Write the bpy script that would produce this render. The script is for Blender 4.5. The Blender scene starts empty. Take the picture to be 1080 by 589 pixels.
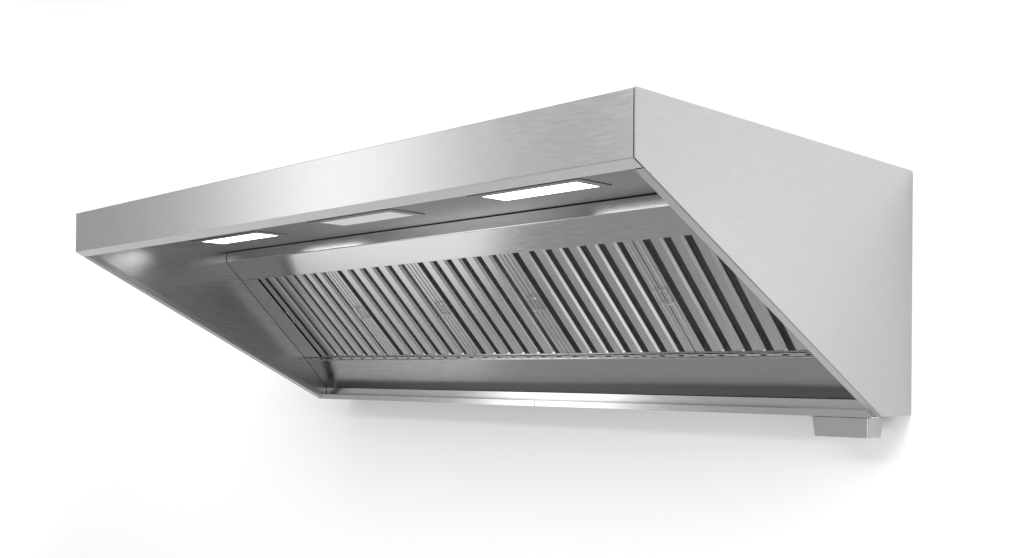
import bpy, bmesh, math
from mathutils import Vector, Matrix

S = 0.55                      # everything below is laid out in units of the hood's height (0.55 m)
L, D, D2, FZ = 3.772, 1.815, 1.561, 0.792   # length, depth, depth at the bottom, height of the fascia's lower edge
scene = bpy.context.scene
COL = scene.collection

# ------------------------------------------------------------------ materials
def steel(name, brush, tangent, base=0.62, rough=0.3, aniso=0.6, bump=0.0, var=0.022, freq=330.0):
    """Brushed stainless steel; brush = axis the grain runs along (0 x, 1 y, 2 = down the 45 degree slope)."""
    m = bpy.data.materials.new(name); m.use_nodes = True
    nt = m.node_tree; N = nt.nodes; K = nt.links
    b = N['Principled BSDF']
    b.inputs['Metallic'].default_value = 1.0
    b.inputs['Anisotropic'].default_value = aniso
    tc = N.new('ShaderNodeTexCoord')
    mp = N.new('ShaderNodeMapping')
    if brush == 0: mp.inputs['Scale'].default_value = (22.0, freq, freq)
    elif brush == 1: mp.inputs['Scale'].default_value = (freq, 22.0, freq)
    else:
        mp.vector_type = 'TEXTURE'
        mp.inputs['Rotation'].default_value = (math.radians(-45), 0, 0)
        mp.inputs['Scale'].default_value = (1/freq, 1/22.0, 1/freq)
    K.new(tc.outputs['Object'], mp.inputs['Vector'])
    n = N.new('ShaderNodeTexNoise'); n.inputs['Scale'].default_value = 1.0
    n.inputs['Detail'].default_value = 1.2; n.inputs['Roughness'].default_value = 0.6
    K.new(mp.outputs[0], n.inputs['Vector'])
    # broad, faint unevenness of the sheet
    n2 = N.new('ShaderNodeTexNoise'); n2.inputs['Scale'].default_value = 2.6; n2.inputs['Detail'].default_value = 3.0
    K.new(tc.outputs['Object'], n2.inputs['Vector'])
    mr = N.new('ShaderNodeMapRange')
    mr.inputs['From Min'].default_value = 0.3; mr.inputs['From Max'].default_value = 0.7
    mr.inputs['To Min'].default_value = rough - 0.025; mr.inputs['To Max'].default_value = rough + 0.03
    K.new(n.outputs['Fac'], mr.inputs['Value'])
    ad = N.new('ShaderNodeMath'); ad.operation = 'MULTIPLY_ADD'
    ad.inputs[1].default_value = 0.04; K.new(n2.outputs['Fac'], ad.inputs[0]); K.new(mr.outputs[0], ad.inputs[2])
    K.new(ad.outputs[0], b.inputs['Roughness'])
    cr = N.new('ShaderNodeMapRange')
    cr.inputs['From Min'].default_value = 0.3; cr.inputs['From Max'].default_value = 0.7
    cr.inputs['To Min'].default_value = base - var; cr.inputs['To Max'].default_value = base + var
    K.new(n.outputs['Fac'], cr.inputs['Value'])
    cc = N.new('ShaderNodeCombineColor')
    g = N.new('ShaderNodeMath'); g.operation = 'MULTIPLY'; g.inputs[1].default_value = 1.003
    h = N.new('ShaderNodeMath'); h.operation = 'MULTIPLY'; h.inputs[1].default_value = 1.004
    K.new(cr.outputs[0], cc.inputs[0]); K.new(cr.outputs[0], g.inputs[0]); K.new(cr.outputs[0], h.inputs[0])
    K.new(g.outputs[0], cc.inputs[1]); K.new(h.outputs[0], cc.inputs[2])
    K.new(cc.outputs[0], b.inputs['Base Color'])
    bp = N.new('ShaderNodeBump'); bp.inputs['Strength'].default_value = bump; bp.inputs['Distance'].default_value = 0.001
    K.new(n.outputs['Fac'], bp.inputs['Height']); 
    if bump > 0: K.new(bp.outputs[0], b.inputs['Normal'])
    tv = N.new('ShaderNodeCombineXYZ')
    for i in range(3): tv.inputs[i].default_value = tangent[i]
    K.new(tv.outputs[0], b.inputs['Tangent'])
    return m

def glow(name, strength, tint=(1, 1, 1), base=0.75):
    m = bpy.data.materials.new(name); m.use_nodes = True
    nt = m.node_tree; b = nt.nodes['Principled BSDF']
    b.inputs['Base Color'].default_value = (base, base*1.01, base*1.01, 1)
    b.inputs['Roughness'].default_value = 0.45
    b.inputs['Emission Color'].default_value = (*tint, 1)
    n = nt.nodes.new('ShaderNodeTexNoise'); n.inputs['Scale'].default_value = 9.0
    r = nt.nodes.new('ShaderNodeMapRange')
    r.inputs['To Min'].default_value = strength*0.93; r.inputs['To Max'].default_value = strength*1.07
    nt.links.new(n.outputs['Fac'], r.inputs['Value']); nt.links.new(r.outputs[0], b.inputs['Emission Strength'])
    return m

def wall_mat():
    m = bpy.data.materials.new('white_wall_paint'); m.use_nodes = True
    nt = m.node_tree; b = nt.nodes['Principled BSDF']
    n = nt.nodes.new('ShaderNodeTexNoise'); n.inputs['Scale'].default_value = 1.3; n.inputs['Detail'].default_value = 2
    tc = nt.nodes.new('ShaderNodeTexCoord'); nt.links.new(tc.outputs['Object'], n.inputs['Vector'])
    r = nt.nodes.new('ShaderNodeMapRange'); r.inputs['To Min'].default_value = 0.795; r.inputs['To Max'].default_value = 0.805
    nt.links.new(n.outputs['Fac'], r.inputs['Value'])
    c = nt.nodes.new('ShaderNodeCombineColor')
    for i in range(3): nt.links.new(r.outputs[0], c.inputs[i])
    nt.links.new(c.outputs[0], b.inputs['Base Color'])
    b.inputs['Roughness'].default_value = 0.9
    b.inputs['Specular IOR Level'].default_value = 0.1
    return m

Q = 0.7071
M_FRONT = steel('brushed_steel_front', 0, (0, 0, 1), rough=0.33, var=0.022, freq=480)
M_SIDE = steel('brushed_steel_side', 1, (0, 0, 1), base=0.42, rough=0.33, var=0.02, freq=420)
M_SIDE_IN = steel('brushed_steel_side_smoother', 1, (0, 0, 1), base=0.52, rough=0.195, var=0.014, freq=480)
M_LOWER = steel('brushed_steel_lower', 0, (0, Q, -Q), base=0.5, rough=0.17, var=0.016, aniso=0.5, freq=480)
M_TROUGH = steel('bright_steel_trough', 0, (0, 0, 1), base=0.72, rough=0.2, var=0.02, freq=480)
M_SLOPE = steel('brushed_steel_slope', 0, (0, Q, -Q), rough=0.17, var=0.02, aniso=0.5)
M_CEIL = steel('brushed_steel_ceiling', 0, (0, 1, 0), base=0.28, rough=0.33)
M_SLAT = steel('brushed_steel_slat', 2, (1, 0, 0), var=0.02, rough=0.19, aniso=0.3, freq=700)
M_RAIL = steel('brushed_steel_rail', 2, (1, 0, 0), base=0.6, rough=0.22, aniso=0.2, var=0.02)
M_REAR = steel('dull_steel_rear', 2, (1, 0, 0), base=0.45, rough=0.38, aniso=0.2)
M_EDGE = steel('brushed_steel_edge', 2, (1, 0, 0), base=0.40, rough=0.33, aniso=0.2)
M_WIRE = steel('steel_wire', 2, (1, 0, 0), base=0.55, rough=0.22, aniso=0.0)
M_LENS = glow('lit_glass', 4.2)
M_LENS_DIM = glow('dim_glass', 0.2, base=0.55)
M_WALL = wall_mat()

# ------------------------------------------------------------------ mesh helpers
def link(name, bm, mat, parent=None, smooth=35, bevel=0.0, seg=2):
    bmesh.ops.remove_doubles(bm, verts=bm.verts, dist=1e-6)
    bmesh.ops.recalc_face_normals(bm, faces=bm.faces)
    for v in bm.verts: v.co *= S
    me = bpy.data.meshes.new(name); bm.to_mesh(me); bm.free()
    me.materials.append(mat)
    for p in me.polygons: p.use_smooth = True
    me.set_sharp_from_angle(angle=math.radians(smooth))
    o = bpy.data.objects.new(name, me); COL.objects.link(o)
    if parent: o.parent = parent
    if bevel:
        md = o.modifiers.new('bevel', 'BEVEL'); md.width = bevel*S; md.segments = seg
        md.limit_method = 'ANGLE'; md.angle_limit = math.radians(40)
    wn = o.modifiers.new('weighted', 'WEIGHTED_NORMAL'); wn.keep_sharp = True; wn.weight = 80
    return o

def loft(bm, ring, vec):
    """closed 3-D outline extruded along vec"""
    a = [bm.verts.new(p) for p in ring]
    b = [bm.verts.new(Vector(p)+Vector(vec)) for p in ring]
    n = len(a)
    for i in range(n):
        bm.faces.new((a[i], a[(i+1) % n], b[(i+1) % n], b[i]))
    bm.faces.new(a); bm.faces.new(b[::-1])
    return a, b

def box(bm, p0, p1):
    x0, y0, z0 = p0; x1, y1, z1 = p1
    loft(bm, [(x0, y0, z0), (x1, y0, z0), (x1, y1, z0), (x0, y1, z0)], (0, 0, z1-z0))

def round_line(pts, r, seg=5):
    """2-D polyline with its corners rounded"""
    pts = [Vector(p) for p in pts]; out = [pts[0]]
    for i in range(1, len(pts)-1):
        p, a, b = pts[i], pts[i-1], pts[i+1]
        u = (a-p).normalized(); w = (b-p).normalized()
        ang = u.angle(w); rr = r[i-1] if isinstance(r, (list, tuple)) else r
        if rr <= 0 or ang > math.pi-0.02: out.append(p); continue
        t = min(rr/math.tan(ang/2), 0.45*(a-p).length, 0.45*(b-p).length)
        rr = t*math.tan(ang/2)
        c = p + (u+w).normalized()*(rr/math.sin(ang/2))
        s0, s1 = p+u*t, p+w*t
        a0 = math.atan2(s0.y-c.y, s0.x-c.x); a1 = math.atan2(s1.y-c.y, s1.x-c.x)
        d = (a1-a0+math.pi) % (2*math.pi)-math.pi
        for k in range(seg+1):
            q = a0+d*k/seg; out.append(c+Vector((math.cos(q), math.sin(q)))*rr)
    out.append(pts[-1]); return out

def ribbon(pts, th, r=0.0, seg=5):
    """outline of a bent sheet: polyline given thickness th to its left side"""
    pl = round_line(pts, r, seg); n = len(pl); off = []
    for i in range(n):
        if i == 0: d = pl[1]-pl[0]; nn = Vector((-d.y, d.x)).normalized(); k = 1
        elif i == n-1: d = pl[-1]-pl[-2]; nn = Vector((-d.y, d.x)).normalized(); k = 1
        else:
            d1 = (pl[i]-pl[i-1]).normalized(); d2 = (pl[i+1]-pl[i]).normalized()
            n1 = Vector((-d1.y, d1.x)); n2 = Vector((-d2.y, d2.x)); nn = (n1+n2).normalized()
            k = 1/max(0.4, nn.dot(n1))
        off.append(pl[i]+nn*th*k)
    return pl + off[::-1]

def sheet_x(name, pts, x0, x1, mat, parent, th=0.005, r=0.0, bevel=0.0012):
    """sheet folded in the y-z plane and running along x"""
    bm = bmesh.new()
    loft(bm, [(x0, p.x, p.y) for p in ribbon(pts, th, r)], (x1-x0, 0, 0))
    return link(name, bm, mat, parent, bevel=bevel)

def tube(bm, pts, r, n=8):
    pts = [Vector(p) for p in pts]; rings = []
    for i, p in enumerate(pts):
        d = (pts[min(i+1, len(pts)-1)]-pts[max(i-1, 0)]).normalized()
        a = d.cross(Vector((0.31, 0.77, 0.55))).normalized(); b = d.cross(a)
        rings.append([bm.verts.new(p+(a*math.cos(2*math.pi*k/n)+b*math.sin(2*math.pi*k/n))*r) for k in range(n)])
    for q in range(len(rings)-1):
        for k in range(n):
            bm.faces.new((rings[q][k], rings[q][(k+1) % n], rings[q+1][(k+1) % n], rings[q+1][k]))
    bm.faces.new(rings[0][::-1]); bm.faces.new(rings[-1])

# ------------------------------------------------------------------ the hood
hood = bpy.data.objects.new('range_hood', None); COL.objects.link(hood)
hood.location = (0, 0, 0)
hood.empty_display_size = 0.2
hood['label'] = 'long brushed stainless steel canopy hood with slanted front mounted on white wall'
hood['category'] = 'range hood'

# slope of the open face
LT = math.hypot(D2, FZ)
T = Vector((0, D2, -FZ))/LT            # down the open face
NI = Vector((0, FZ, D2))/LT            # into the hood
def on_open(s, d=0.0): return Vector((0, 0, FZ)) + T*s + NI*d

# side panels
def side(x_out, sgn):
    bm = bmesh.new()
    outline = round_line([(0.3, 1.0), (0, 1.0), (0, FZ), (D2, 0), (D, 0), (D, 1.0), (0.3, 1.0)], [0.004, 0.0, 0.004, 0.012, 0.012], 4)[:-1]
    loft(bm, [(x_out, p.x, p.y) for p in outline], (-sgn*0.005, 0, 0))
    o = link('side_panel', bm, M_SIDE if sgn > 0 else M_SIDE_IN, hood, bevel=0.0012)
    # flange lying in the open face, with its return bent into the hood
    bm = bmesh.new()
    pl = [Vector((0.012, 0.030)), Vector((0.008, 0.0)), Vector((0.043, 0.0)), Vector((0.043, 0.030))]
    ring = ribbon(pl, 0.003 if sgn < 0 else 0.003, [0.0025, 0.0035], 4)
    a0 = on_open(0.056)
    loft(bm, [a0 + Vector((x_out - sgn*p.x, 0, 0)) + NI*(p.y+0.001) for p in ring], T*(LT-0.058))
    link('edge_flange', bm, M_EDGE, o)
    return o
side(0.0, 1)
side(-L, -1)

# fascia with the lip folded back into the open face
e = on_open(0.052); e2 = on_open(0.052, 0.03)
fp = sheet_x('front_panel', [(0.03, 0.998), (0.001, 0.998), (0.0, FZ), (e.y, e.z), (e2.y, e2.z)], -L+0.0055, -0.0078, M_FRONT, hood,
             r=[0.004, 0.0045, 0.003])
# top, back, underside of the rear box
bm = bmesh.new(); box(bm, (-L+0.0055, 0.031, 0.992), (-0.0055, D-0.008, 0.9975)); link('top_panel', bm, M_CEIL, hood)
bm = bmesh.new(); box(bm, (-L+0.0055, D-0.007, 0.001), (-0.0055, D-0.001, 0.9915)); link('back_panel', bm, M_CEIL, hood)
bm = bmesh.new(); box(bm, (-L+0.0055, 1.634, 0.001), (-0.0055, D-0.0075, 0.006)); link('bottom_panel', bm, M_CEIL, hood)

# ceiling of the canopy
ZC = 0.865
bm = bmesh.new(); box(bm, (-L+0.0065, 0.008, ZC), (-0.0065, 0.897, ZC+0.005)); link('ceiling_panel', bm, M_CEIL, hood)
# upright strip and slanted band over the filters, one folded sheet
P0, P1 = Vector((0.9005, 0.806)), Vector((1.452, 0.2545))
DD = (P1-P0).normalized()
FT = P0+DD*0.1445                     # top of the filters
sheet_x('upper_panel', [(0.9005, ZC-0.004), tuple(P0), tuple(FT)], -L+0.009, -0.0065, M_SLOPE, hood, r=0.010, th=0.004)

NF = Vector((0, Q, Q)); TF = Vector((0, Q, -Q))      # into the filter bank, down the filter bank
A = Vector((0, FT.x, FT.y))
HF = (P1-FT).length
def onf(x, s, d): return A + Vector((x, 0, 0)) + TF*s + NF*d

# blank strips beside the first and last filter
for xa, xb in ((-L+0.009, -3.602), (-0.066, -0.0065)):
    bm = bmesh.new()
    loft(bm, [onf(xa, 0.003, 0), onf(xb, 0.003, 0), onf(xb, 0.003, 0.004), onf(xa, 0.003, 0.004)], TF*(HF-0.004))
    link('filler_strip', bm, M_SLOPE, hood, bevel=0.001)

# ------------------------------------------------------------------ baffle filters
def make_filter(x0, x1, nslat):
    bm = bmesh.new()
    fl, fr, dep = 0.048, 0.050, 0.066
    top, bot = -0.02, HF+0.004
    gap = 0.0025
    xa, xb = x0+gap, x1-gap
    d0 = 0.010
    # side rails: U channels
    for a, b, sg in ((xa, xa+fl, 1), (xb-fr, xb, -1)):
        prof = ribbon([(a, dep), (a, d0), (b, d0), (b, dep*0.5)], 0.003, 0.003, 3)
        loft(bm, [onf(p.x, top, p.y) for p in prof], TF*(bot-top))
        # shallow crease down the rail
        m = (a+b)/2
        loft(bm, [onf(m-0.004, top+0.02, d0-0.0006), onf(m, top+0.02, d0-0.0022), onf(m+0.004, top+0.02, d0-0.0006)], TF*(bot-top-0.03))
    # head and foot rails
    for s0, s1 in ((top, top+0.018), (bot-0.0045, bot)):
        loft(bm, [onf(xa+0.001, s0, d0+0.0005), onf(xb-0.001, s0, d0+0.0005), onf(xb-0.001, s0, dep), onf(xa+0.001, s0, dep)], TF*(s1-s0))
    # backing of the filter box, rear skin
    frm = link('baffle_filter', bm, M_RAIL, hood, bevel=0.0)
    # front baffles: flat face, steep left fold and sloping right fold
    lo, hi = xa+fl, xb-fr
    slot = 0.043
    w = (hi-lo-slot*(nslat+1)+0.008)/nslat
    bm = bmesh.new()
    for i in range(nslat):
        c = lo+slot-0.004+i*(w+slot)
        pr = [(c+0.004, d0+0.040), (c, d0+0.001), (c+w-0.012, d0+0.001), (c+w, d0+0.008), (c+w+0.007, d0+0.040)]
        prof = ribbon(pr, 0.0022, [0.0018, 0.0018, 0.0045, 0.006], 4)
        loft(bm, [onf(p.x, top+0.01, p.y) for p in prof], TF*(bot-top-0.014))
    link('front_baffle', bm, M_SLAT, frm)
    # rear baffles: troughs standing behind the slots, open towards the front
    bm = bmesh.new()
    for i in range(nslat+1):
        c = lo+i*(w+slot)+slot/2
        h = slot/2+0.012
        pr = [(c-h, dep-0.026), (c-h*0.8, dep+0.006), (c+h*0.8, dep+0.006), (c+h, dep-0.026)]
        prof = ribbon(pr, -0.0022, 0.004, 3)
        loft(bm, [onf(p.x, top+0.02, p.y) for p in prof], TF*(bot-top-0.024))
    link('rear_baffle', bm, M_REAR, frm)
    # wire pull handles folded flat on both rails
    for xs, sg in ((xa+0.006, 1), (xb-0.006, -1)):
        bm = bmesh.new()
        mid = HF*0.485
        wd = 0.024
        p = [onf(xs, mid-0.038, d0+0.001), onf(xs, mid-0.038, d0-0.010), onf(xs+sg*wd*0.75, mid-0.040, d0-0.011),
             onf(xs+sg*wd, mid-0.033, d0-0.011), onf(xs+sg*wd, mid+0.033, d0-0.011), onf(xs+sg*wd*0.75, mid+0.040, d0-0.011),
             onf(xs, mid+0.038, d0-0.010), onf(xs, mid+0.038, d0+0.001)]
        tube(bm, p, 0.0025)
        link('handle', bm, M_WIRE, frm)
    return frm

SEAMS = [-3.598, -2.888, -2.221, -1.562, -0.817, -0.068]
for (a, b), n in zip(zip(SEAMS[:-1], SEAMS[1:]), (6, 5, 5, 6, 6)):
    make_filter(a, b, n)

# ------------------------------------------------------------------ rail with drain holes under the filters
def drain_rail():
    bm = bmesh.new()
    s0, s1, d = HF+0.007, HF+0.026, 0.002
    xa, xb = -L+0.009, -0.0065
    n = 36; cw = (xb-xa)/n
    for lay, dd in ((0, d), (1, d+0.003)):
        for i in range(n):
            x0, x1 = xa+i*cw, xa+(i+1)*cw
            cxx, cs = (x0+x1)/2, (s0+s1)/2-0.001
            K = 24; inn = []; out = []
            for k in range(K):
                t = 2*math.pi*(k+0.5)/K; c, s = math.cos(t), math.sin(t)
                m = max(abs(c), abs(s))
                out.append(bm.verts.new(onf((x0+x1)/2+c/m*cw/2, (s0+s1)/2+s/m*(s1-s0)/2, dd)))
                inn.append(bm.verts.new(onf(cxx+c*0.018, cs+s*0.0042, dd)))
            for k in range(K):
                q = (k+1) % K
                bm.faces.new((out[k], out[q], inn[q], inn[k]))
            
    me = link('drain_rail', bm, M_SLOPE, hood, bevel=0)
    return me
drain_rail()
# bead along the lower edge of the rail, ledge the filters stand on
bm = bmesh.new()
for s0, s1, d0, d1 in ((HF+0.0262, HF+0.030, -0.003, 0.008), (HF+0.0045, HF+0.0068, 0.006, 0.06)):
    loft(bm, [onf(-L+0.009, s0, d0), onf(-0.0065, s0, d0), onf(-0.0065, s0, d1), onf(-L+0.009, s0, d1)], TF*(s1-s0))
link('filter_ledge', bm, M_SLOPE, hood, bevel=0.0008)

# lower slanted panel
b0 = A + TF*(HF+0.0305)
sheet_x('lower_panel', [(b0.y, b0.z), (1.622, 0.067)], -L+0.009, -0.0065, M_LOWER, hood, th=0.004)

# collecting trough in two lengths, joint visible in its front lip
l0 = on_open(LT+0.009); l1 = on_open(LT-0.063)
tr = sheet_x('drip_trough', [(1.566, 0.0), (1.566, -0.005), (1.628, -0.006), (1.628, 0.064)], -L+0.009, -0.046, M_TROUGH, hood,
             th=0.004, r=[0.002, 0.004])
sheet_x('trough_dark_insert', [(1.5715, 0.021), (1.5715, 0.0005), (1.6215, 0.0005)], -L+0.014, -0.048, M_REAR, tr, th=0.002)  # dark sheet added to darken the reflection low on the lower panel
XJ = -1.880
for xa, xb in ((-L+0.009, XJ-0.0015), (XJ+0.0015, -0.046)):
    sheet_x('trough_lip', [(1.5755, 0.020), (1.561, 0.0265), (1.561, -0.0052), (1.5655, -0.0052)], xa, xb, M_TROUGH, tr, th=0.003, r=[0.0018, 0.001])

# ------------------------------------------------------------------ grease cup under the right end
def cup():
    bm = bmesh.new()
    x0, x1, y0, y1, zt, zb = -0.312, -0.064, 1.569, 1.690, -0.0066, -0.088
    def ring(t, ins, z):
        k = 0.007*t
        return [(x0+k+ins, y0+k*1.5+ins, z), (x1-k-ins, y0+k*1.5+ins, z), (x1-k-ins, y1-k-ins, z), (x0+k+ins, y1-k-ins, z)]
    rs = [ring(0, 0, zt), ring(1, 0, zb), ring(1, 0.005, zb+0.005), ring(0, 0.005, zt)]
    vs = [[bm.verts.new(p) for p in r] for r in rs]
    for q in (0, 2, 3):
        a, b = vs[q], vs[(q+1) % 4]
        for k in range(4):
            bm.faces.new((a[k], a[(k+1) % 4], b[(k+1) % 4], b[k]))
    bm.faces.new(vs[1]); bm.faces.new(vs[2][::-1])
    c = link('grease_cup', bm, M_FRONT, hood, bevel=0.0025, seg=3)
    bm = bmesh.new()       # end cap of the cup, a separate folded plate
    loft(bm, [(x1+0.0015, y0-0.001, zt+0.001), (x1+0.0015, y1, zt+0.001), (x1-0.0055, y1-0.007, zb+0.001), (x1-0.0055, y0+0.0095, zb+0.001)], (0.004, 0, 0))
    link('end_plate', bm, M_EDGE, c, bevel=0.0012)
cup()

# ------------------------------------------------------------------ lamps in the ceiling
def lamp(x0, x1, y0, y1, fx1, lit):
    fx0 = x0-0.045; fy0, fy1 = y0-0.040, y1+0.012
    bm = bmesh.new(); zt, zb = ZC-0.0006, ZC-0.0034
    def rect(a, b, c, d, z): return [bm.verts.new((a, c, z)), bm.verts.new((b, c, z)), bm.verts.new((b, d, z)), bm.verts.new((a, d, z))]
    R = [rect(fx0, fx1, fy0, fy1, zt), rect(fx0, fx1, fy0, fy1, zb), rect(x0, x1, y0, y1, zb), rect(x0, x1, y0, y1, zt)]
    for q in range(4):
        a, b = R[q], R[(q+1) % 4]
        for k in range(4): bm.faces.new((a[k], a[(k+1) % 4], b[(k+1) % 4], b[k]))
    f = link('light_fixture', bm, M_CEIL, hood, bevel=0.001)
    bm = bmesh.new(); box(bm, (x0+0.0008, y0+0.0008, zb+0.0012), (x1-0.0008, y1-0.0008, zt-0.0004))
    g = link('lens', bm, M_LENS if lit else M_LENS_DIM, f)
    return f
f = lamp(-3.381, -2.838, 0.517, 0.652, -2.775, True); f['label'] = 'lit light at the left end of the ceiling'
f = lamp(-2.277, -1.757, 0.505, 0.652, -1.702, False); f['label'] = 'dimmer light in the middle'
f = lamp(-1.166, -0.664, 0.495, 0.632, -0.618, True); f['label'] = 'lit light at the right end of the ceiling'

# ------------------------------------------------------------------ wall behind
bm = bmesh.new(); box(bm, (-22, D+0.0015, -12), (18, D+0.3, 16))
w = link('backdrop', bm, M_WALL)
w['kind'] = 'structure'

# ------------------------------------------------------------------ lights
def area(name, loc, target, sx, sy, power, spread=180):
    l = bpy.data.lights.new(name, 'AREA'); l.shape = 'RECTANGLE'; l.size = sx; l.size_y = sy; l.energy = power
    l.spread = math.radians(spread)
    o = bpy.data.objects.new(name, l); COL.objects.link(o)
    o.location = loc
    o.rotation_euler = (Vector(target)-Vector(loc)).to_track_quat('-Z', 'Y').to_euler()
    return o
area('key_softbox', (-0.2, -3.0, 2.8), (-1.7, 1.0, -0.1), 4.4, 2.4, 262)
area('left_softbox', (-3.75, -2.2, 0.65), (-0.8, 0.0, 0.3), 0.85, 3.9, 19)
area('far_left_wall_fill', (-6.6, 0.3, 0.5), (-3.2, 0.95, 0.0), 0.5, 3.0, 78)  # added light that brightens the left part of the wall
area('low_softbox', (-4.9, -0.5, -2.6), (-1.6, 0.5, 0.4), 1.5, 1.5, 6.8)
area('front_fill', (0.6, -3.6, -1.5), (-1.9, 1.0, -0.5), 3.6, 1.5, 98)
area('right_wall_fill', (0.85, 0.35, 0.05), (0.42, 1.0, 0.1), 0.45, 0.6, 4.2)  # added light on the wall area mirrored in the right side panel
area('slat_edge_fill', (-0.15, 0.15, -1.9), (-0.5, 0.6, 0.2), 0.6, 0.6, 1.1)  # added light from below, gives the slat folds thin highlights

wd = bpy.data.worlds.new('World'); scene.world = wd; wd.use_nodes = True
wn_, wl_ = wd.node_tree.nodes, wd.node_tree.links
bg = wn_['Background']
tc = wn_.new('ShaderNodeTexCoord'); sp = wn_.new('ShaderNodeSeparateXYZ'); wl_.new(tc.outputs['Generated'], sp.inputs[0])
mr = wn_.new('ShaderNodeMapRange'); mr.interpolation_type = 'SMOOTHSTEP'
mr.inputs['From Min'].default_value = -0.5; mr.inputs['From Max'].default_value = 0.3
mr.inputs['To Min'].default_value = 0.36; mr.inputs['To Max'].default_value = 0.42
wl_.new(sp.outputs[2], mr.inputs['Value']); wl_.new(mr.outputs[0], bg.inputs[1])
bg.inputs[0].default_value = (1, 1, 1, 1)

# ------------------------------------------------------------------ camera
cam = bpy.data.cameras.new('camera'); co = bpy.data.objects.new('camera', cam); COL.objects.link(co)
yaw, roll, foc, yh = -0.780504, 0.0067932, 1160.023, 394.658
fw = Vector((math.sin(yaw), math.cos(yaw), 0)); rt0 = Vector((math.cos(yaw), -math.sin(yaw), 0)); up0 = rt0.cross(fw)
c, s = math.cos(roll), math.sin(roll)
rt = rt0*c+up0*s; up = up0*c-rt0*s
mt = Matrix((rt, up, -fw)).transposed().to_4x4()
mt.translation = Vector((2.0002, -2.5225, 0.15884))*S
co.matrix_world = mt
cam.sensor_width = 36.0; cam.lens = foc/1080*36.0
cam.shift_y = (yh-294.5)/1080
cam.clip_start = 0.01; cam.clip_end = 200
scene.camera = co

scene.view_settings.view_transform = 'Standard'; scene.view_settings.look = 'None'
scene.view_settings.exposure = 0; scene.view_settings.gamma = 1
scene.render.engine = 'CYCLES'
scene.cycles.max_bounces = 10; scene.cycles.glossy_bounces = 6
scene.cycles.sample_clamp_indirect = 6
